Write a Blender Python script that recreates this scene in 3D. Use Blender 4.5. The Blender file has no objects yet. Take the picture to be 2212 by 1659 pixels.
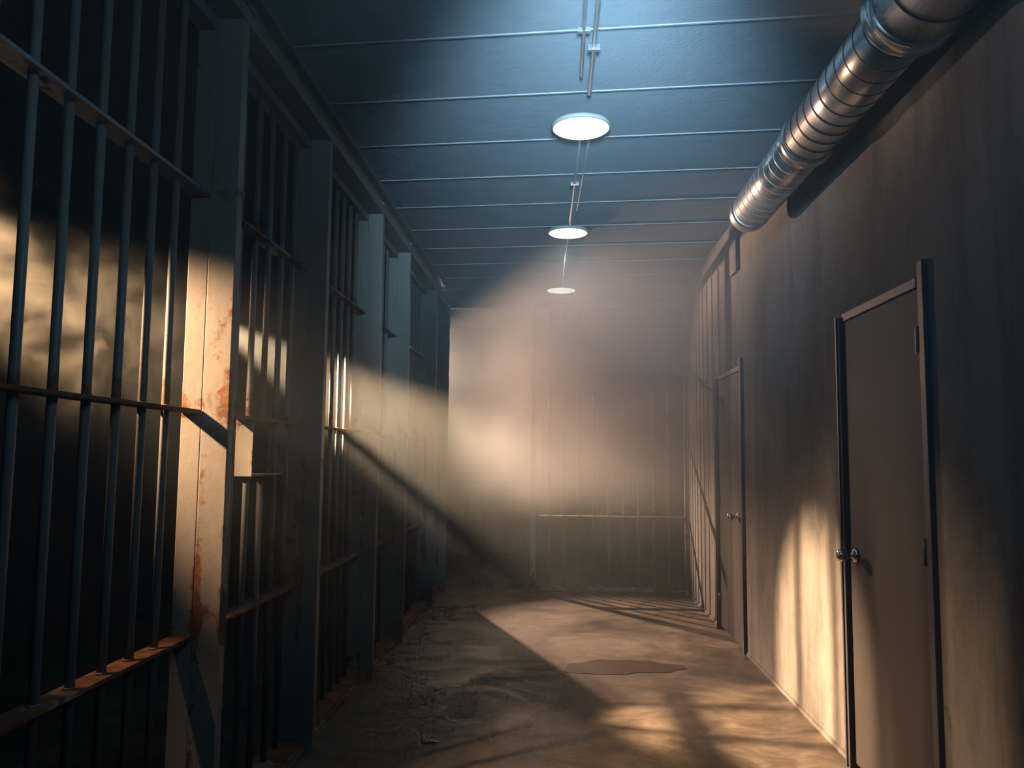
import bpy, bmesh, math, random
from mathutils import Vector, Matrix
random.seed(7)
sc = bpy.context.scene
C = sc.collection

# ------------------------------------------------------------------ camera
CAM_H = 1.42
yaw, pitch, roll = math.radians(-3.131), math.radians(5.141), 0.010
F = Vector((math.sin(yaw)*math.cos(pitch), math.cos(yaw)*math.cos(pitch), math.sin(pitch)))
Rt = Vector((math.cos(yaw), -math.sin(yaw), 0)); Up = Rt.cross(F)
r_ = Rt*math.cos(roll)+Up*math.sin(roll); u_ = -Rt*math.sin(roll)+Up*math.cos(roll)
cd = bpy.data.cameras.new('camera'); cam = bpy.data.objects.new('camera', cd); C.objects.link(cam)
m = Matrix((r_, u_, -F)).transposed().to_4x4(); m.translation = Vector((0, 0, CAM_H))
cam.matrix_world = m
cd.sensor_width = 36; cd.lens = 1740/2212*36; cd.clip_start = 0.05
sc.camera = cam
# ------------------------------------------------------------------ view, world
sc.view_settings.view_transform = 'Standard'; sc.view_settings.look = 'None'
sc.view_settings.exposure = 0.0; sc.view_settings.gamma = 1.0
sc.view_settings.use_curve_mapping = False
w = bpy.data.worlds.new('world'); sc.world = w; w.use_nodes = True
w.node_tree.nodes['Background'].inputs[0].default_value = (0.05, 0.09, 0.16, 1)
w.node_tree.nodes['Background'].inputs[1].default_value = 0.0
try:
    sc.cycles.volume_bounces = 0; sc.cycles.max_bounces = 5; sc.cycles.diffuse_bounces = 0
    sc.cycles.glossy_bounces = 2; sc.cycles.volume_step_rate = 3.0; sc.cycles.volume_max_steps = 96
    sc.cycles.use_denoising = True; sc.cycles.adaptive_threshold = 0.06; sc.cycles.adaptive_min_samples = 8; sc.cycles.caustics_reflective = False; sc.cycles.caustics_refractive = False
except Exception: pass
# ------------------------------------------------------------------ lights
def look(o, tgt):
    o.rotation_euler = (Vector(tgt)-o.location).to_track_quat('-Z', 'Y').to_euler()
def spot(name, loc, tgt, watts, col, deg, blend, size=0.03):
    l = bpy.data.lights.new(name, 'SPOT'); l.energy = watts; l.color = col
    l.spot_size = math.radians(deg); l.spot_blend = blend; l.shadow_soft_size = size
    o = bpy.data.objects.new(name, l); C.objects.link(o); o.location = loc; look(o, tgt); return o
def point(name, loc, watts, col, size=0.1):
    l = bpy.data.lights.new(name, 'POINT'); l.energy = watts; l.color = col; l.shadow_soft_size = size
    o = bpy.data.objects.new(name, l); C.objects.link(o); o.location = loc; return o
def area(name, loc, tgt, watts, col, sx, sy):
    l = bpy.data.lights.new(name, 'AREA'); l.shape = 'RECTANGLE'; l.size = sx; l.size_y = sy
    l.energy = watts; l.color = col
    o = bpy.data.objects.new(name, l); C.objects.link(o); o.location = loc; look(o, tgt); return o
WARM = (1.0, 0.60, 0.33); PEACH = (1.0, 0.61, 0.41); BLUE = (0.42, 0.72, 1.0); COOL = (0.42, 0.76, 1.0)
spot('lamp_first_cell', (-2.30, 2.42, 2.30), (-1.25, 2.86, 1.62), 820, WARM, 46, 1.0)
spot('lamp_first_cell_low', (-1.95, 2.15, 2.85), (-1.31, 2.44, 0.79), 90, WARM, 20, 1.0)
spot('lamp_third_cell', (-2.24, 4.93, 2.30), (1.40, 4.46, 0.20), 5600, WARM, 27, 0.75, 0.028)
spot('lamp_far_end', (-2.03, 10.9, 2.95), (0.45, 7.4, 1.58), 5600, PEACH, 50, 0.5)
spot('fill_far_end_haze', (-2.0, 10.6, 2.75), (0.05, 7.5, 1.66), 6000, PEACH, 36, 0.8)  # added fill for the upper haze, no fixture of its own
spot('fill_on_duct', (-2.30, 3.40, 1.68), (1.20, 3.20, 2.97), 200, WARM, 15, 1.0, 0.12)  # added fill that draws the bright streak along the duct
spot('ceiling_fill_blue', (0.20, 1.70, 2.75), (0.08, 3.9, 3.45), 22, BLUE, 84, 1.0, 0.45)  # added blue fill brightening the ceiling boards
spot('haze_fill_blue', (0.15, 1.50, 2.70), (0.30, 7.0, 2.80), 880, (0.42, 0.72, 1.0), 54, 1.0, 0.2)  # added blue fill down the corridor, cools haze and walls
point('corridor_lamp_overhead', (0.20, 1.20, 2.60), 12, BLUE, 0.3)
for x, y, e in ((0.135, 4.43, 12), (0.095, 6.58, 25), (0.055, 8.90, 8)):
    spot('ceiling_light_glow', (x, y, 3.25), (x, y, 0), e, COOL, 165, 1.0, 0.15)

# ------------------------------------------------------------------ node helpers
def mat(name):
    m = bpy.data.materials.new(name); m.use_nodes = True; nt = m.node_tree; nt.nodes.clear()
    out = nt.nodes.new('ShaderNodeOutputMaterial'); return m, nt, out
def N(nt, t, **kw):
    n = nt.nodes.new(t)
    for k, v in kw.items():
        if k == 'inp':
            for a, b in v.items(): n.inputs[a].default_value = b
        else: setattr(n, k, v)
    return n
def ramp(nt, stops, interp='LINEAR'):
    n = nt.nodes.new('ShaderNodeValToRGB'); cr = n.color_ramp; cr.interpolation = interp
    while len(cr.elements) < len(stops): cr.elements.new(0.5)
    for e, (p, c) in zip(cr.elements, stops):
        e.position = p; e.color = (c, c, c, 1) if isinstance(c, (int, float)) else (*c, 1)
    return n
def pos(nt, scale=(1, 1, 1)):
    g = N(nt, 'ShaderNodeNewGeometry'); mp = N(nt, 'ShaderNodeMapping'); mp.inputs['Scale'].default_value = scale
    nt.links.new(g.outputs['Position'], mp.inputs['Vector']); return mp.outputs[0]
def noise(nt, scale, detail=5, rough=0.6, vscale=(1, 1, 1), dist=0):
    n = N(nt, 'ShaderNodeTexNoise', inp={'Scale': scale, 'Detail': detail, 'Roughness': rough, 'Distortion': dist})
    nt.links.new(pos(nt, vscale), n.inputs['Vector']); return n.outputs['Fac']
def math_(nt, op, a, b=None, clamp=False):
    n = N(nt, 'ShaderNodeMath', operation=op); n.use_clamp = clamp
    for i, v in enumerate((a, b)):
        if v is None: continue
        if isinstance(v, (int, float)): n.inputs[i].default_value = v
        else: nt.links.new(v, n.inputs[i])
    return n.outputs[0]
def mix(nt, f, a, b):
    n = N(nt, 'ShaderNodeMix', data_type='RGBA')
    for i, v in ((0, f), (6, a), (7, b)):
        if isinstance(v, (int, float)): n.inputs[i].default_value = v
        elif isinstance(v, tuple): n.inputs[i].default_value = (*v, 1)
        else: nt.links.new(v, n.inputs[i])
    return n.outputs[2]
def bsdf(nt, out, col, rough, metal=0.0, bump=None, bstr=0.2, bdist=0.01, spec=0.5):
    p = N(nt, 'ShaderNodeBsdfPrincipled')
    for k, v in (('Base Color', col), ('Roughness', rough), ('Metallic', metal)):
        if isinstance(v, (int, float)): p.inputs[k].default_value = v
        elif isinstance(v, tuple): p.inputs[k].default_value = (*v, 1)
        else: nt.links.new(v, p.inputs[k])
    p.inputs['Specular IOR Level'].default_value = spec
    if bump is not None:
        b = N(nt, 'ShaderNodeBump', inp={'Strength': bstr, 'Distance': bdist})
        nt.links.new(bump, b.inputs['Height']); nt.links.new(b.outputs[0], p.inputs['Normal'])
    nt.links.new(p.outputs[0], out.inputs['Surface']); return p

def rusty_paint(name, paint, amount=0.0, railw=0.16, seam=False, rails=(0.05, 0.79, 1.57, 2.36)):
    m, nt, out = mat(name)
    big = noise(nt, 2.6, 6, 0.62, (1, 1, 0.55), 0.3)
    fine = noise(nt, 26, 4, 0.65)
    z = N(nt, 'ShaderNodeSeparateXYZ'); nt.links.new(pos(nt), z.inputs[0])
    zr = math_(nt, 'DIVIDE', z.outputs['Z'], 3.3)
    st = []
    for q in rails:
        st += [(max(0, (q-0.06)/3.3), 0.0), ((q+0.0)/3.3, 1.0), ((q+0.05)/3.3, 0.7), ((q+0.16)/3.3, 0.0)]
    rp = ramp(nt, st); nt.links.new(zr, rp.inputs[0])
    s = math_(nt, 'ADD', math_(nt, 'ADD', math_(nt, 'MULTIPLY', big, 0.8), math_(nt, 'MULTIPLY', fine, 0.25)),
              math_(nt, 'MULTIPLY', rp.outputs[0], railw))
    s = math_(nt, 'ADD', s, amount)
    if seam:
        xr = ramp(nt, [(0.0, 0.35), (0.13, 0.0), (0.36, 0.0), (0.475, 1.0), (0.55, 0.8), (0.66, 0.0), (0.9, 0.0), (1.0, 0.5)])
        nt.links.new(math_(nt, 'DIVIDE', math_(nt, 'ADD', z.outputs['X'], 1.333), 0.173), xr.inputs[0])
        zs = ramp(nt, [(0.0, 0.3), (0.22, 1.0), (0.42, 0.9), (0.47, 0.1), (1.0, 0.15)]); nt.links.new(zr, zs.inputs[0])
        s = math_(nt, 'ADD', s, math_(nt, 'MULTIPLY', math_(nt, 'MULTIPLY', xr.outputs[0], zs.outputs[0]), 0.15))
    mk = ramp(nt, [(0.615, 0.0), (0.665, 1.0)]); nt.links.new(s, mk.inputs[0])
    hue = ramp(nt, [(0.32, (0.07, 0.026, 0.012)), (0.5, (0.25, 0.10, 0.035)), (0.68, (0.48, 0.25, 0.10))])
    nt.links.new(noise(nt, 9, 5, 0.7), hue.inputs[0])
    dirt = ramp(nt, [(0.3, 0.72), (0.62, 1.0)]); nt.links.new(noise(nt, 5, 6, 0.6, (1, 1, 0.25)), dirt.inputs[0])
    pn = N(nt, 'ShaderNodeMix', data_type='RGBA', blend_type='MULTIPLY'); pn.inputs[0].default_value = 1
    pn.inputs[6].default_value = (*paint, 1); nt.links.new(dirt.outputs[0], pn.inputs[7])
    col = mix(nt, mk.outputs[0], pn.outputs[2], hue.outputs[0])
    rg = ramp(nt, [(0, 0.42), (1, 0.85)]); nt.links.new(mk.outputs[0], rg.inputs[0])
    bsdf(nt, out, col, rg.outputs[0], 0.0, fine, 0.25, 0.004)
    return m
def plaster(name, c1, c2, c3, streak=False):
    m, nt, out = mat(name)
    n1 = noise(nt, 1.3, 7, 0.62, (1, 1, 0.45), 0.5); n2 = noise(nt, 7, 6, 0.7, (1, 1, 0.6), 0.6)
    n3 = noise(nt, 60, 3, 0.6)
    a = ramp(nt, [(0.32, c1), (0.5, c2), (0.7, c3)])
    nt.links.new(math_(nt, 'ADD', math_(nt, 'MULTIPLY', n1, 0.62), math_(nt, 'MULTIPLY', n2, 0.38)), a.inputs[0])
    st = ramp(nt, [(0.36, 0.62), (0.5, 1.0), (0.68, 1.12)]); nt.links.new(noise(nt, 3.2, 6, 0.65, (1, 1.6, 0.16), 0.35), st.inputs[0])
    sp = ramp(nt, [(0.27, 0.5), (0.36, 1.0)]); nt.links.new(noise(nt, 11, 4, 0.75, (1, 1, 0.6), 0.8), sp.inputs[0])
    def mul(p, q):
        n = N(nt, 'ShaderNodeMix', data_type='RGBA', blend_type='MULTIPLY'); n.inputs[0].default_value = 1
        nt.links.new(p, n.inputs[6]); nt.links.new(q, n.inputs[7]); return n.outputs[2]
    colr = mul(mul(a.outputs[0], st.outputs[0]), sp.outputs[0])
    h = math_(nt, 'ADD', n2, math_(nt, 'MULTIPLY', n3, 0.3))
    bsdf(nt, out, colr if streak else a.outputs[0], 0.78, 0, h, 0.35, 0.012, 0.35)
    return m
def plain(name, c, rough=0.5, metal=0.0, var=0.15):
    m, nt, out = mat(name)
    rp = ramp(nt, [(0.3, tuple(x*(1-var) for x in c)), (0.7, tuple(min(1, x*(1+var)) for x in c))])
    nt.links.new(noise(nt, 8, 4, 0.6), rp.inputs[0])
    bsdf(nt, out, rp.outputs[0], rough, metal)
    return m
def emis(name, c, s):
    m, nt, out = mat(name); e = N(nt, 'ShaderNodeEmission', inp={'Color': (*c, 1), 'Strength': s})
    nt.links.new(e.outputs[0], out.inputs['Surface']); return m

M = {}
M['bar'] = rusty_paint('rusty_bar_paint', (0.33, 0.325, 0.31), -0.02)
M['post'] = rusty_paint('rusty_post_paint', (0.45, 0.42, 0.37), -0.005, 0.07, True)
M['rail'] = rusty_paint('rusty_rail_paint', (0.50, 0.44, 0.36), 0.06)
M['wall'] = plaster('troweled_plaster', (0.10, 0.099, 0.096), (0.215, 0.21, 0.20), (0.34, 0.328, 0.305), True)
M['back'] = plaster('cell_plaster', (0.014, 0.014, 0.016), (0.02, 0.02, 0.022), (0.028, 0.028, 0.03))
M['ceil'] = plaster('ceiling_board', (0.56, 0.62, 0.66), (0.62, 0.68, 0.72), (0.67, 0.73, 0.77))
M['seam'] = plain('seam_strip_paint', (0.62, 0.63, 0.64), 0.5)
M['door'] = plain('door_paint', (0.036, 0.033, 0.034), 0.62, 0, 0.06)
M['frame'] = plain('door_frame_paint', (0.05, 0.055, 0.07), 0.45)
M['dark'] = plain('dark_steel', (0.06, 0.06, 0.065), 0.4, 0.4)
M['chrome'] = plain('knob_metal', (0.72, 0.68, 0.62), 0.16, 1.0, 0.03)
M['galv'] = plain('galvanised_steel', (0.66, 0.66, 0.65), 0.29, 1.0, 0.10)
M['groove'] = plain('duct_seam_dark_metal', (0.05, 0.05, 0.055), 0.5, 0.6)  # dark metal of the duct seam rings
M['cond'] = plain('conduit_metal', (0.62, 0.63, 0.62), 0.35, 0.7)
M['rim'] = plain('lamp_rim', (0.75, 0.70, 0.60), 0.4)
M['diff'] = emis('lamp_diffuser_glow', (1.0, 0.96, 0.88), 3.0)
# floor concrete
mm, nt, out = mat('stained_concrete')
n1 = noise(nt, 1.3, 8, 0.68, (1, 1.0, 1), 0.9); n2 = noise(nt, 6, 6, 0.72, (0.7, 1.0, 1), 0.6); n3 = noise(nt, 45, 3)
rp = ramp(nt, [(0.38, (0.043, 0.035, 0.030)), (0.49, (0.105, 0.088, 0.070)), (0.59, (0.20, 0.172, 0.135))])
nt.links.new(math_(nt, 'ADD', math_(nt, 'MULTIPLY', n1, 0.6), math_(nt, 'MULTIPLY', n2, 0.4)), rp.inputs[0])
rr = ramp(nt, [(0.35, 0.45), (0.65, 0.75)]); nt.links.new(n1, rr.inputs[0])
bsdf(nt, out, rp.outputs[0], rr.outputs[0], 0, math_(nt, 'ADD', n2, math_(nt, 'MULTIPLY', n3, 0.4)), 0.25, 0.008, 0.4)
M['floor'] = mm
M['stain'] = plain('dried_stain', (0.055, 0.030, 0.022), 0.42, 0, 0.35)

# ------------------------------------------------------------------ mesh helpers
def box(bm, x0, x1, y0, y1, z0, z1, mi=0, bev=0.0):
    b2 = bmesh.new(); bmesh.ops.create_cube(b2, size=1)
    for v in b2.verts:
        v.co = Vector(((x0+x1)/2+v.co.x*(x1-x0), (y0+y1)/2+v.co.y*(y1-y0), (z0+z1)/2+v.co.z*(z1-z0)))
    if bev: bmesh.ops.bevel(b2, geom=b2.edges[:], offset=bev, segments=2, profile=0.6, affect='EDGES')
    for f in b2.faces: f.material_index = mi
    t = bpy.data.meshes.new('t'); b2.to_mesh(t); b2.free(); bm.from_mesh(t); bpy.data.meshes.remove(t)
def tube(bm, a, b, r, n=14, mi=0, r2=None, caps=True):
    a, b = Vector(a), Vector(b); d = b-a
    res = bmesh.ops.create_cone(bm, cap_ends=caps, segments=n, radius1=r, radius2=r if r2 is None else r2, depth=d.length,
        matrix=Matrix.Translation((a+b)/2) @ d.to_track_quat('Z', 'Y').to_matrix().to_4x4())
    for v in res['verts']:
        for f in v.link_faces:
            f.material_index = mi
            if len(f.verts) == 4: f.smooth = True
def lathe(bm, prof, org, axis='Z', n=32, mi=0):
    """prof: (radius, distance along axis)"""
    rings = []
    for r, h in prof:
        ring = []
        for i in range(n):
            a = 2*math.pi*i/n; c, s = r*math.cos(a), r*math.sin(a)
            p = {'Z': (c, s, h), 'Y': (c, h, s), 'X': (h, c, s)}[axis]
            ring.append(bm.verts.new(Vector(org)+Vector(p)))
        rings.append(ring)
    for q in range(len(rings)-1):
        for i in range(n):
            f = bm.faces.new((rings[q][i], rings[q][(i+1) % n], rings[q+1][(i+1) % n], rings[q+1][i]))
            f.material_index = mi; f.smooth = True
    for ring in (rings[0], rings[-1]):
        f = bm.faces.new(ring); f.material_index = mi
    bmesh.ops.recalc_face_normals(bm, faces=bm.faces[:])
def obj(name, bm, mats, parent=None):
    me = bpy.data.meshes.new(name); bm.to_mesh(me); bm.free()
    for q in (mats if isinstance(mats, (list, tuple)) else [mats]): me.materials.append(q)
    o = bpy.data.objects.new(name, me); C.objects.link(o)
    if parent is not None:
        o.parent = parent; o.matrix_parent_inverse = Matrix.Translation(-parent.location) if parent.type == 'EMPTY' else Matrix()
    return o
def tag(o, label, cat, group=None, kind=None):
    o['label'] = label; o['category'] = cat
    if group: o['group'] = group
    if kind: o['kind'] = kind
    return o
def thing(name, label, cat, loc, group=None, kind=None):
    o = bpy.data.objects.new(name, None); C.objects.link(o); o.location = loc; o.empty_display_size = 0.1
    return tag(o, label, cat, group, kind)
def struct(o, label, cat=None):
    o['kind'] = 'structure'; o['label'] = label
    if cat: o['category'] = cat
    return o
B = bmesh.new

# ------------------------------------------------------------------ room shell
XR, XL, YB, YF, ZC = 1.40, -3.6, 11.7, -1.6, 3.30
bm = B(); box(bm, XL-.1, XR+.1, YF-.1, YB+.1, -0.12, 0)
struct(obj('floor', bm, M['floor']), 'stained bare concrete corridor floor', 'floor')
bm = B(); box(bm, XL-.1, XR+.1, YF-.1, YB+.1, ZC, ZC+.12)
sk = -0.079
for i in range(-8, 14):
    yc = 3.42+0.607*i
    wd = 0.011
    a = [Vector((XL, yc+sk*XL-wd/2, ZC-.006)), Vector((XR-.001, yc+sk*XR-wd/2, ZC-.006)),
         Vector((XR-.001, yc+sk*XR+wd/2, ZC-.006)), Vector((XL, yc+sk*XL+wd/2, ZC-.006))]
    if a[0].y > YB-.1 or a[1].y < YF+.1: continue
    lo = [bm.verts.new(v) for v in a]; hi = [bm.verts.new(v+Vector((0, 0, .008))) for v in a]
    fs = [bm.faces.new(lo[::-1])]+[bm.faces.new((lo[k], lo[(k+1) % 4], hi[(k+1) % 4], hi[k])) for k in range(4)]
    for f in fs: f.material_index = 1
struct(obj('ceiling', bm, [M['ceil'], M['seam']]), 'dark ceiling of wide boards with thin pale seams', 'ceiling')
bm = B(); box(bm, XL, -1.41, YF, 8.66, 3.12, 3.18)
struct(obj('cells_dark_lid', bm, M['back']), 'dark slab added over the cells to blacken their tops', 'ceiling')  # added dark lid hiding the pale ceiling so the cells stay black
bm = B(); box(bm, XL-.1, XR+.1, YB, YB+.1, 0, ZC)
struct(obj('wall_back', bm, M['wall']), 'far end wall of the corridor lost in haze', 'wall')
bm = B(); box(bm, XL-.1, XR+.1, YF-.1, YF, 0, ZC)
struct(obj('wall_front', bm, M['wall']), 'plaster wall behind the camera', 'wall')
bm = B(); box(bm, XL-.1, XL, YF, YB, 0, ZC)
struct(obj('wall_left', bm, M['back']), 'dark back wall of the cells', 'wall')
# right wall with two door openings
D = [(3.09, 3.97), (6.12, 7.00)]   # rough openings along y
DH = 2.13
bm = B()
ys = [YF, D[0][0], D[0][1], D[1][0], D[1][1], YB]
for i in (0, 2, 4): box(bm, XR, XR+.1, ys[i], ys[i+1], 0, ZC)
for a, b in D: box(bm, XR, XR+.1, a, b, DH, ZC)
bmesh.ops.remove_doubles(bm, verts=bm.verts[:], dist=1e-5)
struct(obj('wall_right', bm, M['wall']), 'long troweled grey plaster wall with two doors', 'wall')
bm = B(); box(bm, XL, -1.30, 8.66, 8.74, 0, ZC)
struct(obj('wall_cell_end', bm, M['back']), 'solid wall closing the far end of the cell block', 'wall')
bm = B()
for a, b in ((YF, 3.04), (4.02, 6.07), (7.05, YB)): box(bm, XR-.012, XR, a, b, 0, .022)
struct(obj('baseboard_right', bm, M['wall']), 'low cement fillet along the foot of the right wall', 'baseboard')
bm = B(); box(bm, -1.40, -1.265, 0.3, 8.66, 3.19, ZC); box(bm, -1.265, -1.215, .3, 8.66, 3.265, ZC)
struct(obj('trim_1', bm, M['post']), 'steel ceiling angle running above the cell fronts', 'trim')

# doors
def make_door(i, y0, y1, label, knob_far=True):
    t = bpy.data.objects.new('door_%d' % i, None); C.objects.link(t); t.location = (XR, (y0+y1)/2, 0); struct(t, label, 'door')
    bm = B(); box(bm, XR-.012, XR+.045, y0+.045, y1-.045, .03, DH-.05, 0, .002)
    leaf = obj('door_leaf', bm, M['door'], t)
    bm = B()
    box(bm, XR-.022, XR+.09, y0-.018, y0+.028, 0, DH+.05, 0, .003)
    obj('door_jamb', bm, M['frame'], t)
    bm = B()
    box(bm, XR-.032, XR+.09, y1-.022, y1+.03, 0.0, DH-.02, 0, .006)
    box(bm, XR-.039, XR-.030, y1-.002, y1+.014, 0.0, DH-.02)
    obj('door_jamb', bm, M['frame'], t)
    bm = B(); box(bm, XR-.018, XR+.09, y0+.05, y1-.024, DH-.045, DH-.005, 0, .003)
    obj('door_header', bm, M['frame'], t)
    hy = y0+.037 if knob_far else y1-.037
    for z in (.25, 1.08, 1.88):
        bm = B(); tube(bm, (XR-.02, hy, z-.05), (XR-.02, hy, z+.05), .008, 10)
        box(bm, XR-.016, XR-.011, hy-.005 if knob_far else hy-.038, hy+.038 if knob_far else hy+.005, z-.05, z+.05)
        obj('hinge', bm, M['frame'], leaf)
    bm = B()
    ky = y1-.045-.07 if knob_far else y0+.045+.09; kz = .98
    lathe(bm, [(.0335, -.012), (.034, -.018), (.028, -.026), (.013, -.030), (.012, -.052), (.022, -.058), (.0275, -.066),
               (.029, -.078), (.027, -.090), (.021, -.097), (.012, -.099)], (XR, ky, kz), 'X', 28)
    obj('door_knob', bm, M['chrome'], leaf)
    return t
make_door(1, D[0][0], D[0][1], 'near flush brown-grey door with round metal knob on the right wall')
make_door(2, D[1][0], D[1][1], 'farther flush brown-grey door on the right wall, half lost in haze', False)

# ------------------------------------------------------------------ cell fronts
XO, XI, XC, XP = -1.26, -1.333, -1.297, -1.16     # rail outer, inner, bar centre, post nose
RZ = [(0.02, 0.055, 'base_rail'), (0.775, 0.788, 'rail'), (1.563, 1.575, 'rail'), (2.352, 2.365, 'rail'), (2.985, 3.03, 'top_rail')]
PY = [2.80, 3.95, 5.22, 6.24, 7.70, 8.62]            # camera-side faces of the posts
PD = 0.05
plabels = ['brightly lit steel post with rust seam, nearest of the row', 'steel post between the food slot bay and the third bay',
           'steel post with dark rusted foot, third from the camera', 'steel post in haze, fourth from the camera',
           'steel post in haze, fifth from the camera', 'last steel post at the far corner of the cells']
for y, lb in zip(PY, plabels):
    t = thing('steel_post', lb, 'post', (XC, y, 0), 'steel posts between the cell fronts')
    bm = B(); box(bm, XI, XO+.0005, y, y+PD+.02, 0, 3.03, 0, .003); obj('jamb_tube', bm, M['post'], t)
    bm = B(); box(bm, XO+.001, XP, y, y+PD, 0, 3.03, 0, .003); obj('front_tube', bm, M['post'], t)
bays = [(0.35, PY[0], [round(2.61-.1515*k, 3) for k in range(15)], 'nearest barred cell front with smoke glowing behind it'),
        (PY[0]+.07, PY[1], [3.17, 3.34, 3.50, 3.67, 3.83], 'barred cell front with a food slot, second from the camera'),
        (PY[1]+.07, PY[2], [4.11+.158*k for k in range(7)], 'barred cell front, third from the camera'),
        (PY[2]+.07, PY[3], [5.40+.155*k for k in range(5)], 'barred cell front, fourth from the camera'),
        (PY[3]+.07, PY[4], [6.42+.156*k for k in range(8)], 'barred cell front in haze, fifth from the camera'),
        (PY[4]+.07, PY[5], [7.90+.155*k for k in range(5)], 'farthest barred cell front at the end of the row')]
for bi, (y0, y1, bys, lb) in enumerate(bays):
    t = thing('cell_front', lb, 'cell bars', (XC, (y0+y1)/2, 0), 'barred cell fronts along the left side')
    for z0, z1, nm in RZ:
        bm = B(); box(bm, XI-.001 if z0 > .1 else XI-.02, XO if z0 > .1 else XO+.045, y0+.002, y1-.002, z0, z1, 0, .002)
        if z0 < .1: box(bm, XO+.046, XO+.06, y0+.002, y1-.002, 0, .03)
        obj(nm, bm, M['rail'] if z0 < 2.3 else M['bar'], t)
    for y in bys:
        segs = [(0.05, 2.99)]
        if bi == 1 and 3.40 < y < 3.66: segs = [(0.05, 1.335), (1.57, 2.99)]
        bm = B()
        for a, b in segs:
            tube(bm, (XC, y, a), (XC, y, b), .0132, 16)
        for z0, z1, _ in RZ[1:4]:
            if bi < 3: tube(bm, (XC, y, z1-.001), (XC, y, z1+.006), .017, 16, 0, .0135)
        obj('bar', bm, M['bar'], t)
    if bi == 1:
        bm = B()
        for y in (3.30, 3.68): box(bm, XI, XO, y, y+.008, 1.335, 1.563)
        box(bm, XI, XO, 3.30, 3.688, 1.327, 1.335)
        obj('food_slot', bm, M['post'], t)['label'] = 'hanging plates framing an open slot under the middle rail'
        bm = B(); box(bm, XO-.05, XO+.012, 3.87, 3.93, 1.02, 1.24, 0, .004)
        tube(bm, (XO+.012, 3.90, 1.13), (XO+.018, 3.90, 1.13), .012, 14)
        obj('lock_box', bm, M['post'], t)
bm = B(); box(bm, XI-.03, XP+.005, .35, 8.69, 3.032, 3.085, 0, .004)
for y in PY: box(bm, XO, XP+.012, y-.03, y+PD+.03, 3.085, 3.10)
tag(obj('header_beam', bm, M['post']), 'long steel header beam lying on top of the cell front posts', 'beam')

# ------------------------------------------------------------------ partition across the corridor
YP = 8.64
t = thing('barred_partition', 'barred partition across the corridor, its lower bars showing under the haze', 'cell bars', (0.57, YP, 0))
bm = B(); box(bm, -.265, -.205, YP-.03, YP+.03, 0, 3.02, 0, .003); obj('end_post', bm, M['post'], t)
bm = B(); box(bm, 1.36, XR-.013, YP-.03, YP+.03, 0, 3.02, 0, .003); obj('end_post', bm, M['post'], t)
for z0, z1, nm in ((.03, .062, 'base_rail'), (.79, .803, 'rail'), (1.575, 1.588, 'rail'), (2.36, 2.373, 'rail')):
    bm = B(); box(bm, -.205, 1.36, YP-.036, YP+.036, z0, z1, 0, .002); obj(nm, bm, M['bar'], t)
for k in range(9):
    bm = B(); x = -.065+.1575*k
    tube(bm, (x, YP, .055), (x, YP, 3.01), .0132, 12); obj('bar', bm, M['bar'], t)
bm = B(); box(bm, XP+.006, XR-.001, YP-.04, YP+.04, 3.02, 3.085, 0, .003)
tag(obj('header_beam', bm, M['bar']), 'cross beam bridging the corridor above the far partition', 'beam')

# ------------------------------------------------------------------ ceiling lights, conduit
lx = [(0.135, 4.43, 'round glowing ceiling light nearest the camera'), (0.095, 6.58, 'middle of the three round ceiling lights'),
      (0.055, 8.90, 'farthest and dimmest round ceiling light above the partition')]
for x, y, lb in lx:
    t = thing('ceiling_light', lb, 'ceiling light', (x, y, ZC), 'round ceiling lights in a row')
    bm = B(); lathe(bm, [(.150, 0), (.166, -.004), (.168, -.020), (.163, -.027), (.157, -.027)], (x, y, ZC), 'Z', 64)
    obj('rim', bm, M['rim'], t)
    bm = B(); lathe(bm, [(.158, -.0272), (.152, -.031), (.10, -.036), (.03, -.038)], (x, y, ZC), 'Z', 64)
    obj('diffuser', bm, M['diff'], t)
def conduit(label, pts, r, clips=()):
    t = thing('electrical_conduit', label, 'conduit', pts[0], 'metal conduits along the ceiling')
    bm = B()
    for a, b in zip(pts, pts[1:]): tube(bm, a, b, r, 10)
    obj('pipe', bm, M['cond'], t)
    for y in clips:
        a, b = Vector(pts[0]), Vector(pts[-1]); k = (y-a.y)/(b.y-a.y); c = a.lerp(b, k)
        bm = B(); box(bm, c.x-.028, c.x+.028, y-.012, y+.012, ZC-2*r-.004, ZC-.0005, 0, .001)
        obj('clip', bm, M['cond'], t)
conduit('long thin conduit running on the ceiling in front of the nearest light', [(.175, 0.4, ZC-.012), (.165, 4.02, ZC-.012)], .011, (1.4, 2.6, 3.55))
conduit('short conduit stub ending just before the nearest light', [(.112, 2.7, ZC-.014), (.118, 3.82, ZC-.014)], .008, (3.4,))
conduit('thin conduit between the nearest and the middle light', [(.135, 4.60, ZC-.012), (.105, 6.41, ZC-.012)], .009, (5.4,))
conduit('second conduit beside it behind the nearest light', [(.190, 4.58, ZC-.010), (.155, 6.0, ZC-.010)], .007)
conduit('faint conduit between the middle and the farthest light', [(.095, 6.75, ZC-.012), (.07, 8.55, ZC-.012)], .009)

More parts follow.
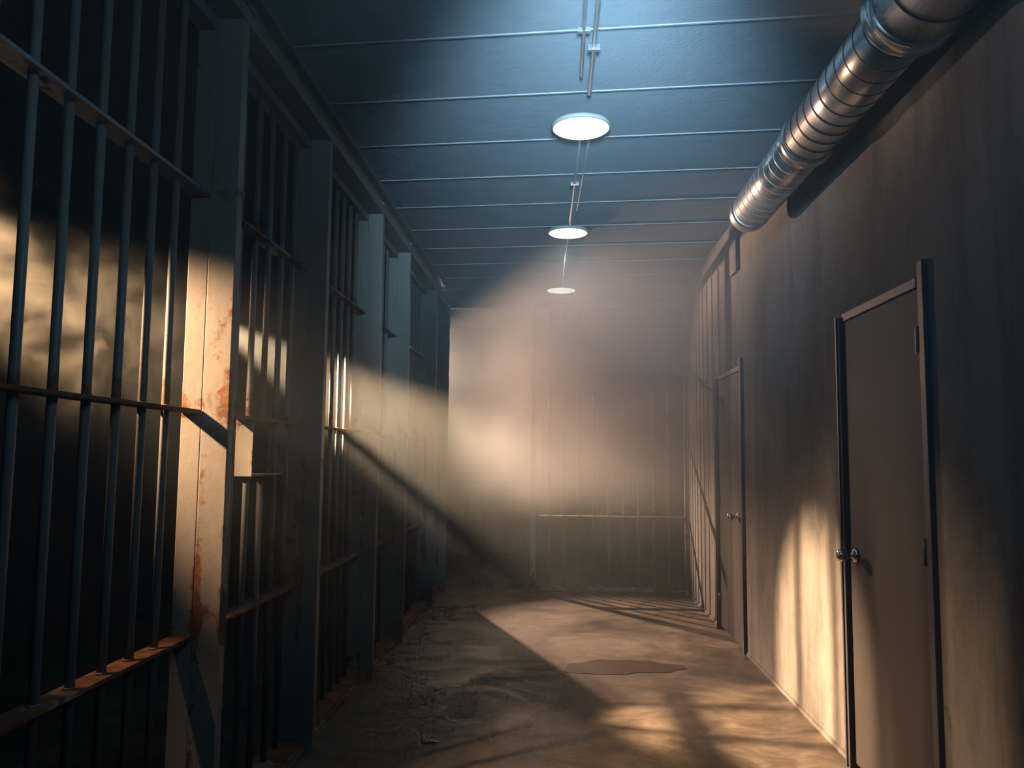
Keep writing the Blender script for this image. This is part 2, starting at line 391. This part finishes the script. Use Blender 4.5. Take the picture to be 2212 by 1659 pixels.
# ------------------------------------------------------------------ duct
DX, DZ = 1.20, 2.95
t = thing('ventilation_duct', 'round ribbed galvanised duct hung under the ceiling by the right wall', 'duct', (DX, 2.7, DZ))
def duct_sec(name, y0, y1, r, step, mats):
    bm = B(); prof = []; y = y0
    lathe(bm, [(r, y0), (r, y1)], (DX, 0, DZ), 'Y', 48)
    for f in bm.faces:
        if len(f.verts) > 4: f.smooth = False
    yy = y0+step*.6
    while yy < y1-.02:
        lathe(bm, [(r-.002, yy-.0035), (r+.0022, yy-.003), (r+.0022, yy+.003), (r-.002, yy+.0035)], (DX, 0, DZ), 'Y', 48, 1)
        yy += step
    return obj(name, bm, mats, t)
duct_sec('duct_section', 2.72, 3.83, .125, .098, [M['galv'], M['groove']])
duct_sec('duct_section', 3.83, 4.93, .117, .098, [M['galv'], M['cond']])
duct_sec('duct_section', -1.58, 2.64, .150, .30, [M['galv'], M['groove']])
for y, r in ((2.68, .158), (3.83, .131)):
    bm = B(); lathe(bm, [(r-.03, y-.05), (r, y-.045), (r+.004, y-.03), (r-.004, y-.024), (r-.004, y+.02), (r+.003, y+.026), (r, y+.035), (r-.04, y+.045)], (DX, 0, DZ), 'Y', 48)
    obj('coupling', bm, M['galv'], t)
bm = B(); lathe(bm, [(.119, 4.90), (.122, 4.93), (.121, 4.99), (.112, 5.03), (.09, 5.06), (.05, 5.075), (.01, 5.08)], (DX, 0, DZ), 'Y', 48)
obj('end_cap', bm, M['galv'], t)
for y in (1.2,):
    bm = B(); r = .155 if y < 2.6 else .129
    lathe(bm, [(r-.006, y-.0125), (r, y-.012), (r, y+.012), (r-.006, y+.0125)], (DX, 0, DZ), 'Y', 40)
    box(bm, DX-.012, DX+.012, y-.0015, y+.0015, DZ+r-.004, ZC)
    obj('hanger_strap', bm, M['galv'], t)
bm = B(); box(bm, 1.372, XR-.001, 6.16, 6.38, 2.86, ZC-.001, 0, .004)  # dark flat vertical strip on the wall
tag(obj('wall_dark_strip', bm, M['dark']), 'dark vertical strip high on the right wall behind the duct end', 'plate')

# ------------------------------------------------------------------ floor stain and scrap
bm = B(); vs = []
for i in range(60):
    a = 2*math.pi*i/60
    rr = 1+.16*math.sin(2*a+.5)+.10*math.sin(3*a+1.9)+.06*math.sin(7*a)+.04*math.sin(13*a+2)
    vs.append(bm.verts.new((0.45+.37*rr*math.cos(a), 5.66+.20*rr*math.sin(a), .0025)))
f = bm.faces.new(vs); r = bmesh.ops.extrude_face_region(bm, geom=[f])
for v in r['geom']:
    if isinstance(v, bmesh.types.BMVert): v.co.z = .0002
bmesh.ops.recalc_face_normals(bm, faces=bm.faces[:])
tag(obj('floor_stain', bm, M['stain']), 'dark reddish-brown stain on the lit part of the concrete floor', 'stain')
bm = B()
bmesh.ops.create_icosphere(bm, subdivisions=2, radius=1)
for v in bm.verts:
    k = 1+random.uniform(-.25, .25)
    v.co = Vector((-.62+v.co.x*.045*k, 4.12+v.co.y*.022*k, .006+v.co.z*.006*k))
tag(obj('concrete_chip', bm, M['dark']), 'small dark flat scrap lying on the shaded floor', 'debris')

# ------------------------------------------------------------------ haze
def haze(name, x0, x1, y0, y1, z0, z1):
    bm = B(); box(bm, x0, x1, y0, y1, z0, z1)
    m, nt, out = mat('haze_volume')
    g = N(nt, 'ShaderNodeNewGeometry'); s = N(nt, 'ShaderNodeSeparateXYZ'); nt.links.new(g.outputs['Position'], s.inputs[0])
    yr = ramp(nt, [(0.0, 0.065), (0.2, 0.065), (0.33, 0.055), (0.5, 0.15), (0.62, 0.27), (0.71, 0.27), (0.76, 0.27), (0.9, 0.18)]); ysc = N(nt, 'ShaderNodeMapRange', inp={'From Min': 0.0, 'From Max': 12.0}); nt.links.new(s.outputs['Y'], ysc.inputs[0])
    nt.links.new(ysc.outputs[0], yr.inputs[0])
    n = N(nt, 'ShaderNodeTexNoise', inp={'Scale': 1.1, 'Detail': 3, 'Roughness': 0.55, 'Distortion': 0.8})
    nt.links.new(g.outputs['Position'], n.inputs['Vector'])
    rp = ramp(nt, [(0.35, 0.45), (0.65, 1.6)]); nt.links.new(n.outputs['Fac'], rp.inputs[0])
    d = math_(nt, 'MULTIPLY', yr.outputs[0], rp.outputs[0])
    xf = N(nt, 'ShaderNodeMapRange', inp={'From Min': -1.7, 'From Max': -1.2, 'To Min': 0.22, 'To Max': 1.0}); nt.links.new(s.outputs['X'], xf.inputs[0])
    yo = N(nt, 'ShaderNodeMapRange', inp={'From Min': 8.0, 'From Max': 8.8, 'To Min': 0.0, 'To Max': 1.0}); nt.links.new(s.outputs['Y'], yo.inputs[0])
    xf = math_(nt, 'MAXIMUM', xf.outputs[0], yo.outputs[0])
    zf = N(nt, 'ShaderNodeMapRange', interpolation_type='SMOOTHSTEP', inp={'From Min': 0.7, 'From Max': 1.7, 'To Min': 0.07, 'To Max': 1.1}); nt.links.new(s.outputs['Z'], zf.inputs[0])
    zt = N(nt, 'ShaderNodeMapRange', interpolation_type='SMOOTHSTEP', inp={'From Min': 2.2, 'From Max': 3.2, 'To Min': 1.0, 'To Max': 0.45}); nt.links.new(s.outputs['Z'], zt.inputs[0])
    yn = N(nt, 'ShaderNodeMapRange', inp={'From Min': 3.0, 'From Max': 5.0, 'To Min': 1.0, 'To Max': 0.0}); nt.links.new(s.outputs['Y'], yn.inputs[0])
    zt = math_(nt, 'MAXIMUM', zt.outputs[0], yn.outputs[0])
    d = math_(nt, 'MULTIPLY', math_(nt, 'MULTIPLY', math_(nt, 'MULTIPLY', d, xf), zf.outputs[0]), zt)
    v = N(nt, 'ShaderNodeVolumePrincipled', inp={'Color': (0.76, 0.91, 0.97, 1), 'Anisotropy': 0.30})
    nt.links.new(d, v.inputs['Density']); nt.links.new(v.outputs[0], out.inputs['Volume'])
    o = obj(name, bm, m); return tag(o, 'thin drifting smoke filling the corridor, thickest at the far end', 'smoke', None, 'stuff')
haze('haze', XL+.002, XR-.002, YF+.002, YB-.002, .001, ZC-.001)
def plume(c, r, bx, dens, nscale, col, aniso, label, lo=0.42):
    cx, cy, cz = c
    bm = B(); box(bm, *bx)
    m, nt, out = mat('smoke_plume_volume')
    g = N(nt, 'ShaderNodeNewGeometry')
    mp = N(nt, 'ShaderNodeMapping', vector_type='POINT')
    mp.inputs['Location'].default_value = (-cx/r[0], -cy/r[1], -cz/r[2]); mp.inputs['Scale'].default_value = (1/r[0], 1/r[1], 1/r[2])
    nt.links.new(g.outputs['Position'], mp.inputs[0])
    ln = N(nt, 'ShaderNodeVectorMath', operation='LENGTH'); nt.links.new(mp.outputs[0], ln.inputs[0])
    fall = N(nt, 'ShaderNodeMapRange', interpolation_type='SMOOTHSTEP', inp={'From Min': 1.0, 'From Max': 0.2, 'To Min': 0.0, 'To Max': 1.0})
    nt.links.new(ln.outputs['Value'], fall.inputs[0])
    n = N(nt, 'ShaderNodeTexNoise', inp={'Scale': nscale, 'Detail': 5, 'Roughness': 0.6, 'Distortion': 1.0})
    nt.links.new(g.outputs['Position'], n.inputs['Vector'])
    rp = ramp(nt, [(lo, 0.02), (0.62, 1.0)]); nt.links.new(n.outputs['Fac'], rp.inputs[0])
    d = math_(nt, 'MULTIPLY', math_(nt, 'MULTIPLY', fall.outputs[0], rp.outputs[0]), dens)
    v = N(nt, 'ShaderNodeVolumePrincipled', inp={'Color': (*col, 1), 'Anisotropy': aniso})
    nt.links.new(d, v.inputs['Density']); nt.links.new(v.outputs[0], out.inputs['Volume'])
    o = obj('smoke_plume', bm, m); tag(o, label, 'smoke', None, 'stuff')
plume((-2.15, 2.95, 1.95), (1.0, 1.4, .62), (-3.25, -1.41, 1.65, 4.45, .95, 2.85), 1.8, 4.0, (.9, .92, .82), 0.1, 'brightly lit billow of smoke inside the nearest cell', 0.52)
plume((0.1, 6.9, 2.08), (2.4, 2.4, 1.22), (-1.12, 1.38, 4.5, 8.55, .9, 3.28), 1.5, 0.8, (.92, .9, .88), 0.35, 'warm lit cloud of smoke in front of the far partition', 0.25)
